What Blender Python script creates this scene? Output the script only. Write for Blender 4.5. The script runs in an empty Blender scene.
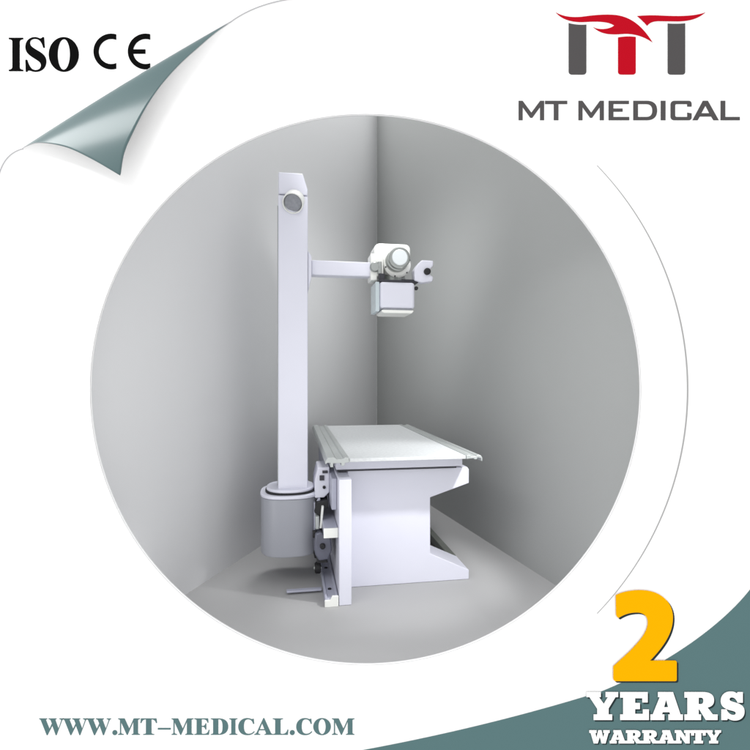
import bpy, bmesh, math, random
from mathutils import Vector, Matrix
C = bpy.context.scene
COL = C.collection
R = math.radians

# ------------------------------------------------------------------ camera
cam = bpy.data.objects.new('camera', bpy.data.cameras.new('camera'))
COL.objects.link(cam)
cam.location = (0, 0, 1.2)
cam.rotation_euler = (R(90), 0, 0)
cam.data.sensor_width = 36
cam.data.lens = 24.0
cam.data.clip_end = 100
C.camera = cam
C.render.film_transparent = False

# ------------------------------------------------------------------ light
w = bpy.data.worlds.new("World"); C.world = w; w.use_nodes = True
bg = w.node_tree.nodes['Background']
bg.inputs[0].default_value = (1, 1, 1, 1)
bg.inputs[1].default_value = 1.35
C.view_settings.view_transform = 'Standard'
C.view_settings.look = 'None'
C.view_settings.exposure = 0
C.view_settings.gamma = 1

def lamp(name, kind, loc, aim, energy, size=0.1, **k):
    d = bpy.data.lights.new(name, kind); d.energy = energy
    if kind == 'AREA': d.shape = 'DISK'; d.size = size
    else: d.shadow_soft_size = size
    for a, v in k.items(): setattr(d, a, v)
    o = bpy.data.objects.new(name, d); COL.objects.link(o)
    o.location = loc
    o.rotation_euler = (Vector(aim) - Vector(loc)).to_track_quat('-Z', 'Y').to_euler()
    return o
lamp('room_key_spot', 'SPOT', (1.16, 2.2, 1.72), (.25, 2.9, 0.35), 110, 0.045, spot_size=R(46), spot_blend=0.7)
lamp('room_top_fill', 'AREA', (0, 4.8, 6.6), (0, 4.6, 0), 165, 2.0)  # added overhead lamp out of view, brightens the whole room
lamp('far_corner_fill', 'SPOT', (0.1, 2.2, 2.9), (0.02, 6.0, 1.0), 200, 0.3, spot_size=R(57), spot_blend=1.0)  # added unseen lamp that lifts the dark deep corner
lamp('low_fill_right', 'AREA', (1.12, 2.14, .26), (-1.0, 2.45, .9), 1.5, .22)  # added unseen fill for the lower left wall
lamp('low_fill_left', 'AREA', (-1.10, 2.14, .26), (.9, 2.9, .8), 1.0, .22)  # added unseen fill for the low right side
pk = lamp('page_key', 'AREA', (-2.2, .75, 3.1), (-1.1, 2.0, 2.1), 32, 0.5)  # added lamp, placed and stretched for the highlight on the curl
pk.data.shape = 'RECTANGLE'; pk.data.size = 2.6; pk.data.size_y = .4

# ------------------------------------------------------------------ materials
def mat(name, col, rough=0.5, metal=0.0, var=0.04, scale=6.0, bump=0.0, bscale=120, coat=0.0, spec=0.5, alpha=1.0):
    m = bpy.data.materials.new(name); m.use_nodes = True
    nt = m.node_tree; b = nt.nodes['Principled BSDF']
    b.inputs['Roughness'].default_value = rough
    b.inputs['Metallic'].default_value = metal
    b.inputs['Coat Weight'].default_value = coat; b.inputs['Coat Roughness'].default_value = .17
    b.inputs['Specular IOR Level'].default_value = spec
    b.inputs['Alpha'].default_value = alpha
    tc = nt.nodes.new('ShaderNodeTexCoord')
    n = nt.nodes.new('ShaderNodeTexNoise'); n.inputs['Scale'].default_value = scale; n.inputs['Detail'].default_value = 5
    nt.links.new(tc.outputs['Object'], n.inputs['Vector'])
    mx = nt.nodes.new('ShaderNodeMix'); mx.data_type = 'RGBA'
    mx.inputs['A'].default_value = (*[c * (1 - var) for c in col], 1)
    mx.inputs['B'].default_value = (*[min(1, c * (1 + var)) for c in col], 1)
    nt.links.new(n.outputs['Fac'], mx.inputs['Factor'])
    nt.links.new(mx.outputs['Result'], b.inputs['Base Color'])
    if bump:
        n2 = nt.nodes.new('ShaderNodeTexNoise'); n2.inputs['Scale'].default_value = bscale; n2.inputs['Detail'].default_value = 3
        nt.links.new(tc.outputs['Object'], n2.inputs['Vector'])
        bp = nt.nodes.new('ShaderNodeBump'); bp.inputs['Strength'].default_value = bump; bp.inputs['Distance'].default_value = 0.002
        nt.links.new(n2.outputs['Fac'], bp.inputs['Height']); nt.links.new(bp.outputs['Normal'], b.inputs['Normal'])
    return m
M = {
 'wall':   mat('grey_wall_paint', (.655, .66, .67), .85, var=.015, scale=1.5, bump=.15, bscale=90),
 'wallr':  mat('grey_wall_paint_shaded', (.375, .385, .381), .85, var=.015, scale=1.5, bump=.15, bscale=90),  # same wall paint, darkened: weaker light on this side put into the colour
 'floor':  mat('grey_floor', (.36, .36, .363), .8, var=.02, scale=2, bump=.1, bscale=60),
 'white':  mat('white_board', (.80, .80, .80), .8, var=.0),
 'paper':  mat('white_paper', (.80, .80, .80), .6, var=.0),
 'teal':   mat('teal_paper', (.032, .078, .082), .5, var=.01, metal=.0, spec=.3, coat=1),
 'tealp':  mat('teal_print', (.084, .152, .157), .7, var=.01, spec=0),
 'edge':   mat('paper_edge', (.36, .36, .37), .6, var=0),
 'black':  mat('black_print', (.004, .004, .004), .8, var=0, spec=0),
 'lgrey':  mat('dark_grey_print', (.072, .068, .069), .8, var=0, spec=0),
 'red':    mat('red_print', (.40, .005, .014), .7, var=0, spec=0),
 'yellow': mat('yellow_print', (.76, .355, .001), .7, var=0, spec=0),
 'shade':  mat('drop_shadow_teal', (.018, .03, .032), .8, var=0, spec=0),  # dark tone of the drop shadow under the warranty lettering
 'line':   mat('grey_line', (.33, .33, .33), .8, var=0, spec=.1),
 'paint':  mat('white_enamel', (.69, .695, .785), .35, var=.02, scale=5, bump=.08, bscale=200),
 'cream':  mat('white_enamel_cream', (.82, .83, .80), .35, var=.03),
 'shell':  mat('grey_enamel', (.32, .33, .37), .4, var=.03, scale=4, bump=.05, bscale=200),
 'rail':   mat('painted_steel_rail', (.42, .43, .52), .4, var=.08, scale=20),
 'alu':    mat('brushed_aluminium', (.44, .465, .46), .38, .35, var=.06, scale=14),
 'top':    mat('pale_laminate', (.56, .58, .59), .45, var=.22, scale=55),
 'dark':   mat('dark_steel', (.035, .035, .045), .4, .3, var=.2, scale=20),
 'steel':  mat('blue_grey_steel', (.13, .135, .175), .35, .2, var=.2, scale=16),
 'rubber': mat('black_rubber', (.01, .01, .012), .6, var=.1),
 'silver': mat('silver_ring', (.34, .36, .35), .3, .6, var=.06),
 'disc':   mat('tube_end_disc', (.80, .85, .87), .3, var=.03),
 'mesh':   mat('cup_shade_slit_grey', (.26, .27, .30), .6, var=.3, scale=60),  # grey for the shaded underside of the cup, also the collimator slit
 'glass':  mat('pale_acrylic', (.70, .80, .84), .15, var=.02, alpha=.65),
 'olive':  mat('dark_floor_rail', (.15, .16, .145), .5, .2, var=.3, scale=12),
}

# ------------------------------------------------------------------ mesh helpers
def link(name, bm, m, parent=None, off=(0, 0, 0), bevel=0, smooth=True, seg=2):
    bmesh.ops.recalc_face_normals(bm, faces=bm.faces)
    me = bpy.data.meshes.new(name)
    if off != (0, 0, 0): bmesh.ops.translate(bm, verts=bm.verts, vec=-Vector(off))
    bm.to_mesh(me); bm.free()
    for mm in (m if isinstance(m, list) else [m]): me.materials.append(mm)
    o = bpy.data.objects.new(name, me); COL.objects.link(o); o.parent = parent
    if bevel:
        b = o.modifiers.new('bevel', 'BEVEL'); b.width = bevel; b.segments = seg; b.limit_method = 'ANGLE'; b.angle_limit = R(35)
    if smooth:
        for p in me.polygons: p.use_smooth = True
        try: me.set_sharp_from_angle(angle=R(32))
        except Exception: pass
    return o
def box(bm, x0, x1, y0, y1, z0, z1):
    v = [bm.verts.new((x, y, z)) for x in (x0, x1) for y in (y0, y1) for z in (z0, z1)]
    for f in ((0,1,3,2), (4,6,7,5), (0,4,5,1), (2,3,7,6), (0,2,6,4), (1,5,7,3)):
        bm.faces.new([v[i] for i in f])
    return bm
def prism(bm, pts, y0, y1):                 # profile in x,z pushed along y
    a = [bm.verts.new((x, y0, z)) for x, z in pts]; b = [bm.verts.new((x, y1, z)) for x, z in pts]
    n = len(pts); bm.faces.new(a); bm.faces.new(b[::-1])
    for i in range(n): bm.faces.new((a[i], b[i], b[(i+1) % n], a[(i+1) % n]))
    return bm
def prism_z(bm, pts, z0, z1):               # outline in x,y raised along z
    a = [bm.verts.new((x, y, z0)) for x, y in pts]; b = [bm.verts.new((x, y, z1)) for x, y in pts]
    n = len(pts); bm.faces.new(a); bm.faces.new(b[::-1])
    for i in range(n): bm.faces.new((a[i], b[i], b[(i+1) % n], a[(i+1) % n]))
    return bm
def lathe(bm, base, axis, prof, n=48):      # prof: (distance along axis, radius)
    q = Vector(axis).to_track_quat('Z', 'Y'); base = Vector(base); rings = []
    for d, r in prof:
        rings.append([bm.verts.new(base + q @ Vector((max(r, 1e-4) * math.cos(2*math.pi*i/n), max(r, 1e-4) * math.sin(2*math.pi*i/n), d))) for i in range(n)])
    for a, b in zip(rings, rings[1:]):
        for i in range(n): bm.faces.new((a[i], a[(i+1) % n], b[(i+1) % n], b[i]))
    bm.faces.new(rings[0][::-1]); bm.faces.new(rings[-1])
    return bm
def cyl(bm, p0, p1, r, n=24):
    p0, p1 = Vector(p0), Vector(p1)
    return lathe(bm, p0, p1 - p0, [(0, r), ((p1 - p0).length, r)], n)
def B(): return bmesh.new()
def empty(name, loc, rz=0, **props):
    o = bpy.data.objects.new(name, None); COL.objects.link(o); o.location = loc; o.rotation_euler = (0, 0, rz)
    o.empty_display_size = .1
    for k, v in props.items(): o[k] = v
    return o
def tag(o, **p):
    for k, v in p.items(): o[k] = v
    return o

# ------------------------------------------------------------------ outlines (SVG-like paths) for lettering
import re
def flatten(path, seg=10):
    tok = re.findall(r'[MLHVQCZ]|-?\d+\.?\d*', path); i = 0; loops = []; cur = []; p = (0, 0); cmd = None
    def num():
        nonlocal i; v = float(tok[i]); i += 1; return v
    while i < len(tok):
        if tok[i].isalpha(): cmd = tok[i]; i += 1
        if cmd == 'Z':
            if len(cur) > 1 and (Vector(cur[0]) - Vector(cur[-1])).length < 1e-6: cur.pop()
            loops.append(cur); cur = []; continue
        if cmd == 'M': p = (num(), num()); cur = [p]; cmd = 'L'
        elif cmd == 'L': p = (num(), num()); cur.append(p)
        elif cmd == 'H': p = (num(), p[1]); cur.append(p)
        elif cmd == 'V': p = (p[0], num()); cur.append(p)
        elif cmd == 'Q':
            c = (num(), num()); e = (num(), num())
            for k in range(1, seg + 1):
                t = k / seg; cur.append(tuple((1-t)**2*p[j] + 2*t*(1-t)*c[j] + t*t*e[j] for j in (0, 1)))
            p = e
        elif cmd == 'C':
            c = (num(), num()); d = (num(), num()); e = (num(), num())
            for k in range(1, seg + 1):
                t = k / seg; cur.append(tuple((1-t)**3*p[j] + 3*t*(1-t)**2*c[j] + 3*t*t*(1-t)*d[j] + t**3*e[j] for j in (0, 1)))
            p = e
    return loops
def fit(loops, gw, x0, x1, y0, y1, gh=100):     # glyph box (gw x gh) -> page box
    return [[(x0 + x / gw * (x1 - x0), y0 + y / gh * (y1 - y0)) for x, y in l] for l in loops]
S = 0.004                                       # metres of page per drawing unit
def page(px, py): return ((px - 375) * S, 1.2 - (py - 375) * S)
def plate(name, loops, y_front, thick, m, parent=None):   # a flat piece cut to an outline, lying on the page
    cu = bpy.data.curves.new(name, 'CURVE'); cu.dimensions = '2D'; cu.fill_mode = 'BOTH'; cu.extrude = thick / 2
    for l in loops:
        s = cu.splines.new('POLY'); s.points.add(len(l) - 1); s.use_cyclic_u = True
        for pt, (x, y) in zip(s.points, l):
            X, Z = page(x, y); pt.co = (X, Z, 0, 1)
    o = bpy.data.objects.new(name + '_c', cu); COL.objects.link(o)
    me = bpy.data.meshes.new_from_object(o.evaluated_get(bpy.context.evaluated_depsgraph_get()))
    bpy.data.objects.remove(o)
    me.name = name
    for v in me.vertices:
        x, z, d = v.co; v.co = (x, y_front + thick / 2 - d, z)
    bm = B(); bm.from_mesh(me); bmesh.ops.remove_doubles(bm, verts=bm.verts, dist=1e-6); bmesh.ops.recalc_face_normals(bm, faces=bm.faces)
    bm.to_mesh(me); bm.free()
    me.materials.clear(); me.materials.append(m)
    ob = bpy.data.objects.new(name, me); COL.objects.link(ob); ob.parent = parent
    return ob
def ell(cx, cy, rx, ry, n=48):
    return [(cx + rx*math.cos(2*math.pi*i/n), cy + ry*math.sin(2*math.pi*i/n)) for i in range(n)]
SERIF = {   # bold roman capitals: width, path
 'I': (44, 'M0 0L44 0L44 4Q33 5 33 12L33 88Q33 95 44 96L44 100L0 100L0 96Q11 95 11 88L11 12Q11 5 0 4Z'),
 'T': (66, 'M2 0L64 0L66 28L62 28Q58 6 44 5L44 88Q44 95 55 96L55 100L11 100L11 96Q22 95 22 88L22 5Q8 6 4 28L0 28Z'),
 'E': (66, 'M0 0L60 0L61 26L57 26Q54 6 40 5L32 5L32 46L36 46Q46 45 48 30L52 30L52 68L48 68Q46 52 36 51L32 51L32 90Q32 95 40 95Q58 95 62 70L66 70L63 100L0 100L0 96Q10 95 10 88L10 12Q10 5 0 4Z'),
 'D': (74, 'M0 0L34 0C62 0 74 22 74 50C74 78 62 100 34 100L0 100L0 96Q10 95 10 88L10 12Q10 5 0 4ZM32 5L32 95C46 97 50 80 50 50C50 20 46 3 32 5Z'),
 'C': (70, 'M62 2L66 2L68 33L63 33C60 14 52 5 42 5C28 5 24 24 24 50C24 78 30 94 44 94C54 94 61 88 67 78L70 81C64 94 54 102 39 102C14 102 0 80 0 50C0 20 16 -2 38 -2C50 -2 54 4 58 4Q61 4 62 2Z'),
 'A': (76, 'M37 -2L41 -2L69 86Q72 95 78 96L78 100L42 100L42 96Q50 95 49 90L44 72L20 72L16 86Q14 95 24 96L24 100L-2 100L-2 96Q5 95 9 84ZM32 30L22 66L42 66Z'),
 'L': (64, 'M0 0L42 0L42 4Q32 5 32 12L32 90Q32 95 40 95Q56 94 60 68L64 68L62 100L0 100L0 96Q10 95 10 88L10 12Q10 5 0 4Z'),
 'M': (100, 'M0 0L30 0L51 62L71 0L100 0L100 4Q91 5 91 12L91 88Q91 95 100 96L100 100L62 100L62 96Q70 95 70 88L70 20L44 100L40 100L14 22L14 86Q14 95 26 96L26 100L0 100L0 96Q9 95 9 84L9 14Q9 5 0 4Z'),
 'W': (110, 'M0 0L36 0L36 4Q29 5 31 12L46 64L57 30L51 10Q49 5 42 4L42 0L78 0L78 4Q71 5 73 12L86 62L98 14Q100 5 90 4L90 0L110 0L110 4Q105 5 102 14L78 102L74 102L59 44L38 102L34 102L8 12Q6 5 0 4Z'),
 'S': (54, 'M44 -2L48 -2L50 30L46 30C42 12 34 3 24 3C16 3 11 8 11 15C11 24 18 29 30 37C44 46 54 54 54 71C54 90 42 102 26 102C17 102 12 98 8 98Q5 98 4 102L0 102L-1 66L4 66C8 84 16 97 26 97C35 97 40 91 40 83C40 74 32 69 21 61C8 52 -1 44 -1 28C-1 10 10 -2 24 -2C32 -2 36 2 39 2Q42 2 44 -2Z'),
 '-': (60, 'M0 58L60 58L60 68L0 68Z')}
SLAB = {    # heavy slab capitals
 'E': (96, 'M0 0L92 0L92 37L74 37L74 22L50 22L50 39L66 39L66 61L50 61L50 78L76 78L76 62L96 62L96 100L0 100L0 80L10 80L10 20L0 20Z'),
 'Y': (106, 'M0 0L48 0L48 18L42 18L58 42L72 18L64 18L64 0L106 0L106 18L97 18L74 58L74 80L86 80L86 100L24 100L24 80L36 80L36 60L10 18L0 18Z'),
 'A': (112, 'M26 0L78 0L104 80L112 80L112 100L62 100L62 80L68 80L66 72L42 72L40 80L48 80L48 100L0 100L0 80L8 80L32 18L26 18ZM54 28L47 54L61 54Z'),
 'R': (112, 'M0 0L62 0C90 0 100 12 100 29C100 44 92 52 78 55L96 80L112 80L112 100L72 100L50 62L48 62L48 80L56 80L56 100L0 100L0 80L10 80L10 20L0 20ZM48 20L48 43L54 43C62 43 64 39 64 31C64 24 62 20 54 20Z'),
 'S': (84, 'M58 5L60 0L78 0L78 38L60 38C56 26 48 19 40 19C34 19 32 22 32 26C32 32 42 34 54 38C74 44 84 52 84 70C84 90 70 102 50 102C40 102 32 98 26 94L24 100L4 100L4 62L22 62C26 74 36 82 46 82C52 82 54 79 54 76C54 70 46 68 34 65C12 59 2 49 2 32C2 12 16 -2 36 -2C46 -2 52 0 58 5Z'),
 'W': (140, 'M0 0L50 0L50 20L42 20L49 56L62 0L84 0L96 56L104 20L96 20L96 0L140 0L140 20L132 20L112 100L84 100L72 50L58 100L30 100L9 20L0 20Z'),
 'N': (112, 'M0 0L42 0L74 52L74 20L64 20L64 0L112 0L112 20L102 20L102 100L72 100L36 44L36 80L46 80L46 100L0 100L0 80L10 80L10 20L0 20Z'),
 'T': (100, 'M0 0L100 0L100 40L80 40L80 20L70 20L70 80L82 80L82 100L18 100L18 80L30 80L30 20L20 20L20 40L0 40Z')}
def word(name, font, items, y0, y1, y_front, thick, m, parent=None, back=0):
    e = empty(name, (0, 0, 0)); e.parent = parent
    for ch, x0, x1 in items:
        if ch == '.': lo = [ell((x0+x1)/2, y1 - (x1-x0)/2 + .3, (x1-x0)/2, (x1-x0)/2, 20)]
        elif ch == 'O': lo = [ell((x0+x1)/2, (y0+y1)/2, (x1-x0)/2, (y1-y0)*.52), ell((x0+x1)/2, (y0+y1)/2, (x1-x0)*.205, (y1-y0)*.46)]
        else: lo = fit(flatten(font[ch][1]), font[ch][0], x0, x1, y0, y1)
        if back: plate('drop_shadow', [[(x+back, y+back*1.15) for x, y in l] for l in lo], y_front+thick+.0005, .001, M['shade'], e)  # drop shadow of the letter, put in as a dark offset plate
        plate('letter' if ch not in '.-' else ('full_stop' if ch == '.' else 'dash'), lo, y_front, thick, m, e)
    return e

# ================================================================== THE SETTING
WALLY = 2.0
CX, CY, CR = 365.6, 389.6, 275.2
hole = ell(CX, CY, CR, CR, 256)
fw = plate('front_wall', [[(-700, -600), (1450, -600), (1450, 800), (-700, 800)], hole], WALLY, .012, M['white'])
fw['kind'] = 'structure'
APX = (.02, 6.25)
def slab(name, p, q, t, m, z0=-.01, z1=5.2):
    bm = B(); n = Vector((q[1]-p[1], -(q[0]-p[0]))).normalized() * t
    prism_z(bm, [p, q, (q[0]+n.x, q[1]+n.y), (p[0]+n.x, p[1]+n.y)], z0, z1)
    for v in bm.verts:                              # the wall tops rise towards the far corner
        if v.co.z > 1: v.co.z = 1.6 + .6 * v.co.y
    o = link(name, bm, m, smooth=False); o['kind'] = 'structure'; return o
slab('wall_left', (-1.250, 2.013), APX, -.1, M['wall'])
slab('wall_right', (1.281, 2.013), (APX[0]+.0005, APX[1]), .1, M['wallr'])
bm = B(); prism_z(bm, [(-1.4, 2.013), (1.4, 2.013), (1.4, 6.6), (-1.4, 6.6)], -.3, 0)
link('floor', bm, M['floor'], smooth=False)['kind'] = 'structure'

# ------------------------------------------------------------------ page on the wall
tag(word('certificate_lettering', SERIF, [('I', 9, 23.5), ('S', 26, 46.5), ('O', 49, 79)], 38, 71.3, 1.9975, .002, M['black']),
    label='bold black letters ISO on the white wall above the curled page corner', category='lettering')
def arcband(cx, cy, ro, ri, xend):
    a1 = math.acos((xend-cx)/ro); a0 = math.acos((xend-cx)/ri)
    o_ = [(cx + ro*math.cos(a1+(2*math.pi-2*a1)*i/40), cy - ro*math.sin(a1+(2*math.pi-2*a1)*i/40)) for i in range(41)]
    i_ = [(cx + ri*math.cos(a0+(2*math.pi-2*a0)*i/40), cy - ri*math.sin(a0+(2*math.pi-2*a0)*i/40)) for i in range(41)]
    return o_ + i_[::-1]
ce = tag(empty('conformity_mark', (0, 0, 0)), label='black CE mark with round open letters right of the ISO lettering', category='mark')
plate('letter', [arcband(111.5, 51.7, 17.8, 12.6, 116.4)], 1.9975, .002, M['black'], ce)
e_loop = arcband(145.8, 51.7, 17.8, 12.6, 150.3)
k = 41 + 20                                        # middle bar joins the inside of the round
inner = e_loop[41:]; b_in = [p for p in inner if p[1] > 53.8 + .3][:0]
top = [p for p in inner if p[1] <= 49.9]; bot = [p for p in inner if p[1] >= 53.6]
first, last = (bot, top) if inner[0][1] > 51.7 else (top, bot)
mid = [(133.0, 53.9), (145.6, 53.9), (145.6, 49.6), (133.0, 49.6)]
if first is top: mid = mid[::-1]
plate('letter', [e_loop[:41] + first + mid + last], 1.9975, .002, M['black'], ce)

poster = tag(empty('poster_sheet', (0, WALLY, -.3)), label='large white printed page with a round window, teal curled corner and lettering', category='poster')
def on_poster(o): o.parent = poster; o.matrix_parent_inverse = Matrix.Translation((0, -WALLY, .3)); return o
SY = 1.9955
flat = plate('sheet', [[(-3, 225), (345, -3), (755, -3), (755, 755), (-3, 755)], hole], SY, .0015, M['paper'])
on_poster(flat)
# silhouette of the lifting edge, then the rolled corner
def bez(p, c, d, e, n): return [tuple((1-t)**3*p[j]+3*t*(1-t)**2*c[j]+3*t*t*(1-t)*d[j]+t**3*e[j] for j in (0, 1)) for t in [i/n for i in range(n+1)]]
A_, B_ = (29, 153), (234, 28)
sil = bez((-3, 225), (-3, 180), (6, 158), A_, 24)[:-1] + [(A_[0]+(B_[0]-A_[0])*i/50, A_[1]+(B_[1]-A_[1])*i/50) for i in range(50)] + bez(B_, (262, 6), (300, -1), (345, -3), 24)
n = len(sil); H = .044
bm = B(); rows = []
for i, (sx, sy) in enumerate(sil):
    t = i/(n-1); fx, fy = -3 + 348*t, 225 - 228*t
    h = H * math.sin(math.pi*t)**.8
    row = []
    for k in range(13):
        ps = R(90)*k/12; f = math.sin(ps); d = h*(1-math.cos(ps))
        x, z = page(fx+(sx-fx)*f, fy+(sy-fy)*f); row.append(bm.verts.new((x, SY-.0001-d, z)))
    rows.append(row)
for a, b in zip(rows, rows[1:]):
    for k in range(12): bm.faces.new((a[k], a[k+1], b[k+1], b[k]))
edge = [rw[-1].co.copy() for rw in rows]
bmesh.ops.remove_doubles(bm, verts=bm.verts, dist=1e-6)
lift = on_poster(link('lifted_edge', bm, M['paper']))
eb = B(); er = []                                # the visible cut edge of the lifted page
for i, c in enumerate(edge):
    q = (edge[min(i+1, n-1)] - edge[max(i-1, 0)]).to_track_quat('Z', 'Y'); f = .0022*min(1, 3*math.sin(math.pi*i/(n-1))+.15)
    er.append([eb.verts.new(c + q @ Vector((f*math.cos(a*math.pi/3), f*math.sin(a*math.pi/3), 0))) for a in range(6)])
for a, b in zip(er, er[1:]):
    for k in range(6): eb.faces.new((a[k], a[(k+1) % 6], b[(k+1) % 6], b[k]))
link('cut_edge', eb, M['edge'], lift)
W = [(0, 0), (6, 2.2), (19, 8.5), (41, 29.5), (56, 52), (71, 79), (86, 63), (105, 49.5), (128, 35), (150, 24), (176, 14.5), (201, 8), (222, 3), (241, 0)]
def wid(s):
    for lo, hi in ((0, 5), (5, len(W)-1)):          # one smooth edge up to the tip, another after it
        if s <= W[hi][0] or hi == len(W)-1:
            for i in range(lo, hi):
                (a, p), (b, q) = W[i], W[i+1]
                if s <= b or i == hi-1:
                    pa, pb = W[max(lo, i-1)], W[min(hi, i+2)]
                    m0 = (q-pa[1])/(b-pa[0]); m1 = (pb[1]-p)/(pb[0]-a); h = b-a; t = min(1, (s-a)/h)
                    return (2*t**3-3*t*t+1)*p+(t**3-2*t*t+t)*h*m0+(3*t*t-2*t**3)*q+(t**3-t*t)*h*m1
bm = B(); rows = []; N = 160
L_ = 241.5; dx, dy = (B_[0]-A_[0])/L_, (B_[1]-A_[1])/L_
dx, dy = dx, dy
for i in range(N+1):
    s = 241*i/N
    t = (24 + 50*i/N)/(n-1); h = H*math.sin(math.pi*t)**.8
    ww = wid(s); row = []
    rad = 62*max(1e-3, 1-s/L_)**.8; pe = math.acos(max(-1, 1-ww/rad)); hd = rad*S*.22
    for k in range(25):
        ph = pe*k/24; p = rad*(1-math.cos(ph)); d = h + hd*math.sin(ph)
        x, z = page(A_[0]+dx*s - dy*p, A_[1]+dy*s + dx*p)
        row.append(bm.verts.new((x, SY - d, z)))
    rows.append(row)
for a, b in zip(rows, rows[1:]):
    for k in range(24): bm.faces.new((a[k], a[k+1], b[k+1], b[k]))
curl = on_poster(link('curled_corner', bm, [M['teal'], M['paper'], M['edge']]))
curl['label'] = 'glossy teal back of the page rolled over at its corner'
so = curl.modifiers.new('thick', 'SOLIDIFY'); so.thickness = .003; so.offset = -1; so.material_offset = 1; so.material_offset_rim = 2

PF = SY - .0012
band = flatten('M330 755C430 738 520 716 600 691C672 662 730 618 755 581L755 755Z', 30)
on_poster(plate('teal_panel', band, PF, .001, M['tealp']))
# wordmark and emblem
G = M['lgrey']
emb = on_poster(empty('emblem', (0, 0, 0)))
def Z4(path): return [[(550 + x/4.6875, 8 + y/4.6875) for x, y in l] for l in flatten(path, 16)]
plate('pillar', Z4('M85 75Q125 86 168 82L168 300Q168 316 150 316L103 316Q85 316 85 300Z'), PF, .001, G, emb)
plate('pillar', Z4('M316 142Q360 134 399 140L399 302Q399 316 382 316L333 316Q316 316 316 302Z'), PF, .001, M['red'], emb)
plate('pillar', Z4('M548 77Q590 80 630 76L630 302Q630 316 614 316L566 316Q548 316 548 302Z'), PF, .001, G, emb)
plate('wing', Z4('M25 25C60 45 100 50 150 45C220 35 270 33 310 38C380 48 432 92 477 165C440 140 400 125 350 125C290 130 240 132 200 94C225 108 275 106 298 86C270 67 220 66 160 70C100 73 52 58 25 25Z'), PF, .001, M['red'], emb)
plate('wing', Z4('M405 42C450 38 480 38 520 40C600 44 670 44 725 25C690 55 650 67 590 67L510 66C480 66 465 72 452 88C440 73 420 55 405 42Z'), PF, .001, M['red'], emb)
wm = on_poster(empty('wordmark', (0, 0, 0)))
t0, t1 = 101.5, 120.9
def Mx(a, b): return f'M{a} {t1}L{a} {t0}L{a+4} {t0}L{(a+b)/2} {t1-7.6}L{b-4} {t0}L{b} {t0}L{b} {t1}L{b-4.1} {t1}L{b-4.1} {t0+6.4}L{(a+b)/2+1} {t1-2.4}L{(a+b)/2-1} {t1-2.4}L{a+4.1} {t0+6.4}L{a+4.1} {t1}Z'
for pth in (Mx(518.2, 543.7), f'M544.6 {t0}L566.8 {t0}L566.8 {t0+3.3}L558 {t0+3.3}L558 {t1}L553.3 {t1}L553.3 {t0+3.3}L544.6 {t0+3.3}Z',
            Mx(577.9, 603.3),
            f'M608 {t0}L628.3 {t0}L628.3 {t0+3.2}L612.8 {t0+3.2}L612.8 109.2L622 109.2L622 112.4L612.8 112.4L612.8 {t1-3.3}L628.6 {t1-3.3}L628.6 {t1}L608 {t1}Z',
            f'M632.6 {t0}L646 {t0}C653 {t0} 656.4 105 656.4 111.2C656.4 117.5 653 {t1} 646 {t1}L632.6 {t1}ZM637.3 {t0+3.3}L637.3 {t1-3.3}L645.5 {t1-3.3}C650 {t1-3.3} 651.6 115 651.6 111.2C651.6 107.5 650 {t0+3.3} 645.5 {t0+3.3}Z',
            f'M660 {t0}L664.8 {t0}L664.8 {t1}L660 {t1}Z',
            f'M690.8 {t0+3}Q690.6 {t0} 687.5 {t0}L674 {t0}Q669.8 {t0} 669.8 {t0+4}L669.8 {t1-4}Q669.8 {t1} 674 {t1}L687.5 {t1}Q690.8 {t1} 690.8 {t1-3}L690.8 114L686.4 113.3L686.4 {t1-3.3}L676 {t1-3.3}Q674.4 {t1-3.3} 674.4 {t1-5}L674.4 {t0+5}Q674.4 {t0+3.3} 676 {t0+3.3}L686.4 {t0+3.3}L686.4 107.3L690.8 107.3Z',
            f'M702 {t0}L707 {t0}L717.9 {t1}L712.6 {t1}L710.3 117.2L699 117.2L696.8 {t1}L691.6 {t1}ZM704.6 106.4L700.6 113.9L708.5 113.9Z',
            f'M719.7 {t0}L724.4 {t0}L724.4 {t1-3.3}L738.9 {t1-3.3}L738.9 {t1}L719.7 {t1}Z'):
    plate('letter', flatten(pth), PF, .001, G, wm)
url = [('W',40,64.6),('W',63.6,88.2),('W',87.2,111.8),('.',113,118),('M',118.7,140.6),('T',141,157.6),('-',158.4,171.3),('M',172,194),('E',194.8,210),
       ('D',211.2,228.6),('I',229.6,237.8),('C',238.6,255),('A',255,272.6),('L',273,288.6),('.',290,295),('C',296.4,312.4),('O',313.4,331),('M',332,354.6)]
on_poster(word('web_address', SERIF, url, 717.6, 733.9, PF, .001, M['tealp']))
# thin arc beside the window
pts_o, pts_i = [], []
for i in range(81):
    a = -R(44.0) + R(88.0)*i/80; th = .25 + .45*math.sin(math.pi*i/80)
    pts_o.append((365.3 + (321.6+th)*math.cos(a), 389.5 + (321.6+th)*math.sin(a)))
    pts_i.append((365.3 + (321.6-th)*math.cos(a), 389.5 + (321.6-th)*math.sin(a)))
on_poster(plate('arc_line', [pts_o + pts_i[::-1]], PF, .001, M['line']))
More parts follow.
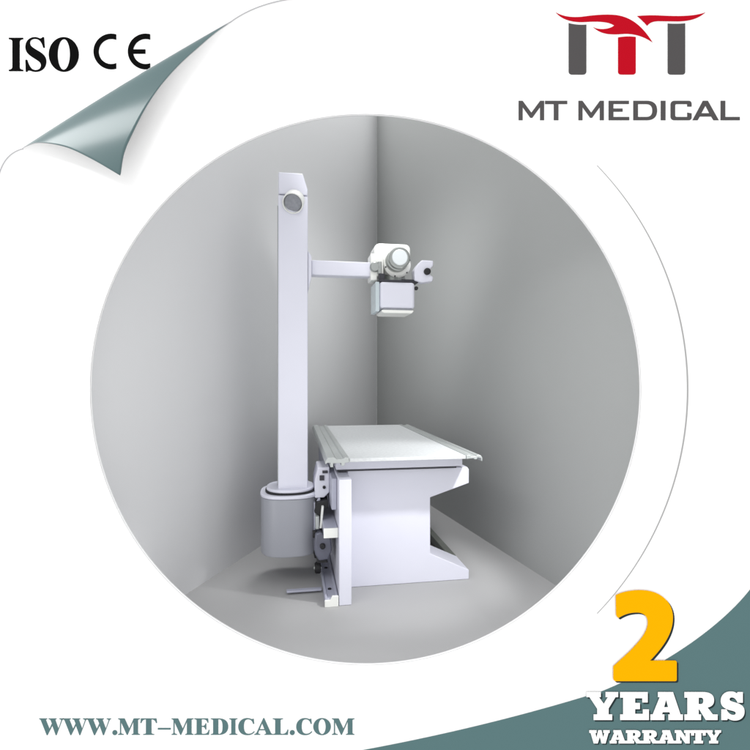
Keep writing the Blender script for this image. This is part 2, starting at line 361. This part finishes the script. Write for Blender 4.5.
# warranty lettering, cut out and standing proud of the page
two = [[(605 + x/7.14, 580 + y/7.14) for x, y in l] for l in flatten('M70 102C110 80 180 65 245 66C390 66 475 150 475 260C475 370 410 465 312 566L490 566Q502 568 502 580L502 700Q500 712 488 712L65 712Q52 705 52 695L52 608L160 510C240 430 297 365 297 297C297 250 265 224 220 224C170 224 130 236 90 262Q78 262 72 240Z', 16)]
on_poster(plate('drop_shadow', [[(x+2.0, y+1.9) for x, y in l] for l in two], PF - .0015, .001, M['shade']))  # drop shadow of the numeral as a dark offset plate
on_poster(plate('numeral', two, PF - .004, .002, M['yellow']))
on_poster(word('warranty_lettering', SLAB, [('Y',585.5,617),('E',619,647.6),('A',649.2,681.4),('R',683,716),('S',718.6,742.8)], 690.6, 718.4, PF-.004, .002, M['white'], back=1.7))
x = 588.3; it = []
for ch in 'WARRANTY':
    gw = SLAB[ch][0]*.1455; it.append((ch, x, x+gw-.1)); x += gw*.995
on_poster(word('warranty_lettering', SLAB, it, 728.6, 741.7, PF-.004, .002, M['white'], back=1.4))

# ================================================================== THE MACHINE
YAW = R(9.42); O = Vector((-.187, 2.597, 0)); U = Vector((math.cos(YAW), math.sin(YAW), 0)); V = Vector((-math.sin(YAW), math.cos(YAW), 0))
# ---- table: local x across, y along its length away from the viewer
TO = (.35, .85, 0)
tab = empty('examination_table', O + U*TO[0] + V*TO[1], YAW, label='white X-ray table with pale flat top and grey guide rails along its left side', category='table')
def tp(name, bm, m, bevel=.003, **k): return link(name, bm, m, tab, TO, bevel, **k)
PROF = [(.068, 0), (.068, .66), (.775, .66), (.785, .645), (.785, .565), (.55, .49), (.55, .165), (.785, .055), (.785, 0)]
tp('pedestal', prism(B(), PROF, .215, .44), M['paint'], .004)
tp('pedestal', prism(B(), PROF, 1.28, 1.52), M['paint'], .004)
tp('side_plate', box(B(), 0, .066, 0, 1.56, 0, .655), M['paint'], .004)
tp('side_plate', box(B(), .5, .54, .441, 1.279, .1, .6), M['paint'], .003)
tp('floor_rail', box(B(), .735, .782, .445, 1.275, .004, .062), M['olive'], .004)
tp('top_carriage', box(B(), .0, .735, .185, 1.54, .672, .741), M['paint'], .004)
tp('carriage_track', box(B(), .01, .70, .192, 1.5, .661, .671), M['dark'], 0)
top = tp('tabletop', box(B(), .055, .69, .002, 1.715, .745, .763), M['top'], .002)
lp = [(-.071,.738),(-.071,.752),(-.060,.770),(-.040,.772),(-.022,.772),(-.012,.762),(.020,.762),(.030,.770),(.052,.770),(.054,.745),(.03,.742),(.03,.728),(.012,.728),(.012,.742),(-.03,.742),(-.03,.722),(-.045,.722),(-.045,.745),(-.06,.745)]
tp('side_rail', prism(B(), lp, -.002, 1.72), M['alu'], .0015)
rp = [(.691,.745),(.691,.766),(.71,.766),(.72,.757),(.745,.757),(.755,.766),(.775,.762),(.782,.75),(.782,.732),(.776,.732),(.774,.748),(.755,.752),(.75,.742),(.735,.742),(.735,.748)]
tp('side_rail', prism(B(), rp, -.002, 1.72), M['alu'], .0015)
ur = tp('guide_rail', box(B(), -.075, -.002, .045, 1.5, .345, .392), M['rail'], .003)
link('end_cap', box(B(), -.077, -.001, .036, .046, .343, .394), M['cream'], ur, TO, .002)
lr = tp('guide_rail', prism(B(), [(-.072,0),(-.072,.05),(-.062,.05),(-.062,.04),(-.016,.04),(-.016,.05),(-.004,.05),(-.004,0)], .006, 1.5), M['rail'], .002)
link('end_cap', prism(B(), [(-.074,0),(-.074,.034),(-.045,.036),(-.035,.056),(-.003,.054),(-.003,0)], -.006, .007), M['cream'], lr, TO, .002)
for bb in (.12, .42, .8, 1.2):
    link('screw', cyl(B(), (-.04, bb, .0395), (-.04, bb, .044), .010), M['rubber'], lr, TO)
tp('cable_duct', box(B(), -.03, -.001, .11, 1.45, .47, .64), M['rail'], .005)
# ---- tube stand on the rails
SO = (-.235, .43, 0)
st = empty('tube_stand', O + U*SO[0] + V*SO[1], YAW, label='tall white X-ray column in a grey round carriage with tube head on its arm', category='X-ray stand')
def sp(name, bm, m, bevel=.003, parent=None, **k): return link(name, bm, m, parent or st, SO, bevel, **k)
col = sp('column', box(B(), -.320, -.150, .33, .53, .22, 2.236), M['paint'], .006)
sp('column_track', box(B(), -.326, -.319, .41, .45, .55, 2.2), M['silver'], .001)
sp('column_cap', prism(B(), [(-.318,2.241),(-.318,2.366),(-.180,2.366),(-.151,2.275),(-.151,2.241)], .328, .532), M['paint'], .006)
cup = sp('pulley_cup', lathe(B(), (-.226, .345, 2.215), (-.22, -1, -.72), [(0,.060),(.066,.060),(.070,.057),(.066,.053),(.030,.052),(.028,.0)]), M['cream'], 0)
sp('cup_shade', lathe(B(), (-.2315, .320, 2.197), (-.22, -1, -.72), [(0,.0495),(.022,.0485),(.026,.03),(.028,.0)]), M['mesh'], 0, cup)  # grey disc: shade on the cup's underside put into its colour
def sup(cx, cy, rx, ry, p, n=72):
    o = []
    for i in range(n):
        a = 2*math.pi*i/n; c, s = math.cos(a), math.sin(a)
        o.append((cx + rx*math.copysign(abs(c)**(2/p), c), cy + ry*math.copysign(abs(s)**(2/p), s)))
    return o
sh = sp('carriage_shell', prism_z(B(), sup(-.252, .43, .168, .178, 2.7), .175, .500), M['shell'], .004)
sp('rim', prism_z(B(), sup(-.250, .43, .174, .184, 2.7), .501, .519), M['paint'], .004, sh)
sp('collar_gap', prism_z(B(), sup(-.250, .43, .146, .158, 2.5), .5195, .527), M['rubber'], 0, sh)
sp('collar', prism_z(B(), sup(-.250, .43, .140, .150, 2.3), .5275, .545), M['paint'], .005, sh)
sp('pedal', box(B(), -.270, -.080, .17, .20, .012, .022), M['rail'], .002)
# carriage gear between shell and rails
cb = sp('carriage_bracket', prism(B(), [(-.112,.50),(-.112,.60),(-.095,.67),(-.030,.675),(-.030,.53),(-.06,.50)], .27, .50), M['paint'], .004)
sp('latch', lathe(B(), (-.060,.271,.560), (0,-1,0), [(0,.009),(.008,.009),(.010,.005)]), M['rubber'], 0, cb)
sp('latch', box(B(), -.086, -.060, .262, .271, .600, .628), M['dark'], .001, cb)
sp('latch', box(B(), -.070, -.040, .262, .271, .640, .655), M['dark'], .001, cb)
cp = sp('carriage_plate', prism(B(), [(-.118,.36),(-.118,.47),(-.09,.50),(-.082,.50),(-.082,.17),(-.10,.17),(-.118,.25)], .26, .60), M['rail'], .003)
for zz, r, yy in ((.455, .036, .25), (.305, .030, .25), (.095, .032, .26)):
    wl = sp('roller', lathe(B(), (-.112, yy+.03, zz), (1, 0, 0), [(0,r*.8),(.006,r),(.028,r),(.034,r*.8)]), M['rubber'], 0)
    sp('hub', cyl(B(), (-.118, yy+.03, zz), (-.074, yy+.03, zz), r*.4), M['silver'], 0, wl)
sp('carriage_gap_shade', box(B(), -.140, -.083, .36, .60, .19, .50), M['dark'], .004)  # dark block standing in for the shade between shell and rails
sp('hose', lathe(B(), (-.10,.30,.150), (0,0,1), [(0,.014),(.03,.02),(.05,.014)]), M['rubber'], 0)
mb = sp('motor_block', prism(B(), [(-.115,.215),(-.122,.245),(-.115,.33),(-.085,.335),(-.030,.31),(-.024,.235),(-.045,.185),(-.095,.180)], .16, .34), M['steel'], .008)
sp('knob', lathe(B(), (-.075, .162, .262), (0,-1,0), [(0,.016),(.012,.015),(.016,.010)]), M['rubber'], 0, mb)
sp('drive_block', box(B(), -.112, -.092, .19, .30, .345, .415), M['alu'], .004)
sp('rail_gap_shade', prism(B(), [(-.118,.43),(-.100,.485),(-.040,.495),(-.040,.455),(-.075,.45),(-.085,.41)], .22, .40), M['rubber'], .003)  # black block put in for the shade above the upper rail
sp('lift_strut', prism(B(), [(-.090,.35),(-.078,.47),(-.066,.47),(-.078,.35)], .19, .30), M['cream'], .002)
sp('clamp', box(B(), -.128, -.104, .185, .22, .300, .335), M['rubber'], .003)
sp('lower_guard', prism(B(), [(-.105,.165),(-.100,.185),(-.060,.190),(-.045,.165)], .17, .36), M['rubber'], .002)
# arm
sl = sp('arm_slider', prism(B(), [(-.1485,1.69),(-.1485,1.925),(-.128,1.895),(-.128,1.775)], .35, .51), M['paint'], .003)
sp('arm', box(B(), -.1275, .228, .385, .465, 1.793, 1.880), M['paint'], .006)
# tube head
br = sp('head_bracket', prism(B(), [(.222,1.925),(.222,1.765),(.262,1.765),(.262,1.79),(.300,1.80),(.300,1.925)], .35, .47), M['cream'], .006)
sp('pivot', lathe(B(), (.245,.352,1.842), (0,-1,0), [(0,.030),(.016,.030),(.022,.024)]), M['silver'], 0, br)
sp('pivot', box(B(), .262, .285, .33, .352, 1.80, 1.875), M['silver'], .004, br)
hs = sp('tube_housing', box(B(), .262, .492, .44, .66, 1.835, 2.018), M['cream'], .035, seg=5)
sp('housing_collar', lathe(B(), (.385,.345,1.868), (0,1,0), [(0,.070),(.008,.082),(.03,.084),(.095,.084),(.10,.078)]), M['cream'], .0)
tb = sp('x_ray_tube', lathe(B(), (.377,.25,1.883), (0,1,0), [(0,.044),(.0,.056),(.005,.063),(.03,.064),(.034,.058),(.05,.058),(.054,.066),(.07,.068),(.10,.068)]), M['silver'], 0)
sp('end_disc', lathe(B(), (.377,.2505,1.883), (0,-1,0), [(0,.046),(.006,.046),(.010,.042),(.011,.0)]), M['disc'], 0, tb)
for a in range(6):
    q = a*math.pi/3+.3
    sp('screw', cyl(B(), (.385+.077*math.cos(q), .34, 1.868+.077*math.sin(q)), (.385+.077*math.cos(q), .352, 1.868+.077*math.sin(q)), .004, 10), M['dark'], 0, tb)
sp('joint_plate', box(B(), .262, .50, .30, .50, 1.748, 1.762), M['dark'], .002)
sp('swivel', lathe(B(), (.38,.42,1.755), (0,0,1), [(0,.075),(.03,.07),(.06,.06)]), M['silver'], 0)
sp('swivel', box(B(), .266, .30, .31, .345, 1.762, 1.80), M['dark'], .003)
cl = sp('collimator', box(B(), .266, .476, .28, .47, 1.590, 1.7465), M['paint'], .018, seg=4)
sp('bottom_frame', prism(B(), [(.276,1.570),(.276,1.581),(.466,1.581),(.466,1.574),(.456,1.563),(.288,1.563)], .277, .47), M['cream'], .003, cl)
sp('window_slit', box(B(), .285, .458, .283, .465, 1.5805, 1.5905), M['mesh'], 0, cl)
sp('acrylic_guard', box(B(), .240, .264, .285, .46, 1.572, 1.745), M['glass'], .004, cl)
hd = sp('control_handle', prism(B(), [(.517,1.880),(.588,1.880),(.588,1.850),(.568,1.829),(.568,1.795),(.588,1.784),(.584,1.757),(.517,1.747),(.474,1.760),(.470,1.822),(.496,1.858)], .28, .35), M['paint'], .007, seg=3)
sp('knob', lathe(B(), (.548,.282,1.812), (0,-1,0), [(0,.020),(.016,.020),(.020,.014)]), M['rubber'], 0, hd)
sp('handle_arm', box(B(), .40, .49, .30, .33, 1.755, 1.768), M['dark'], .003)
sp('switch', lathe(B(), (.487,.30,1.715), (0,-1,0), [(0,.012),(.012,.010)]), M['rubber'], 0, cl)
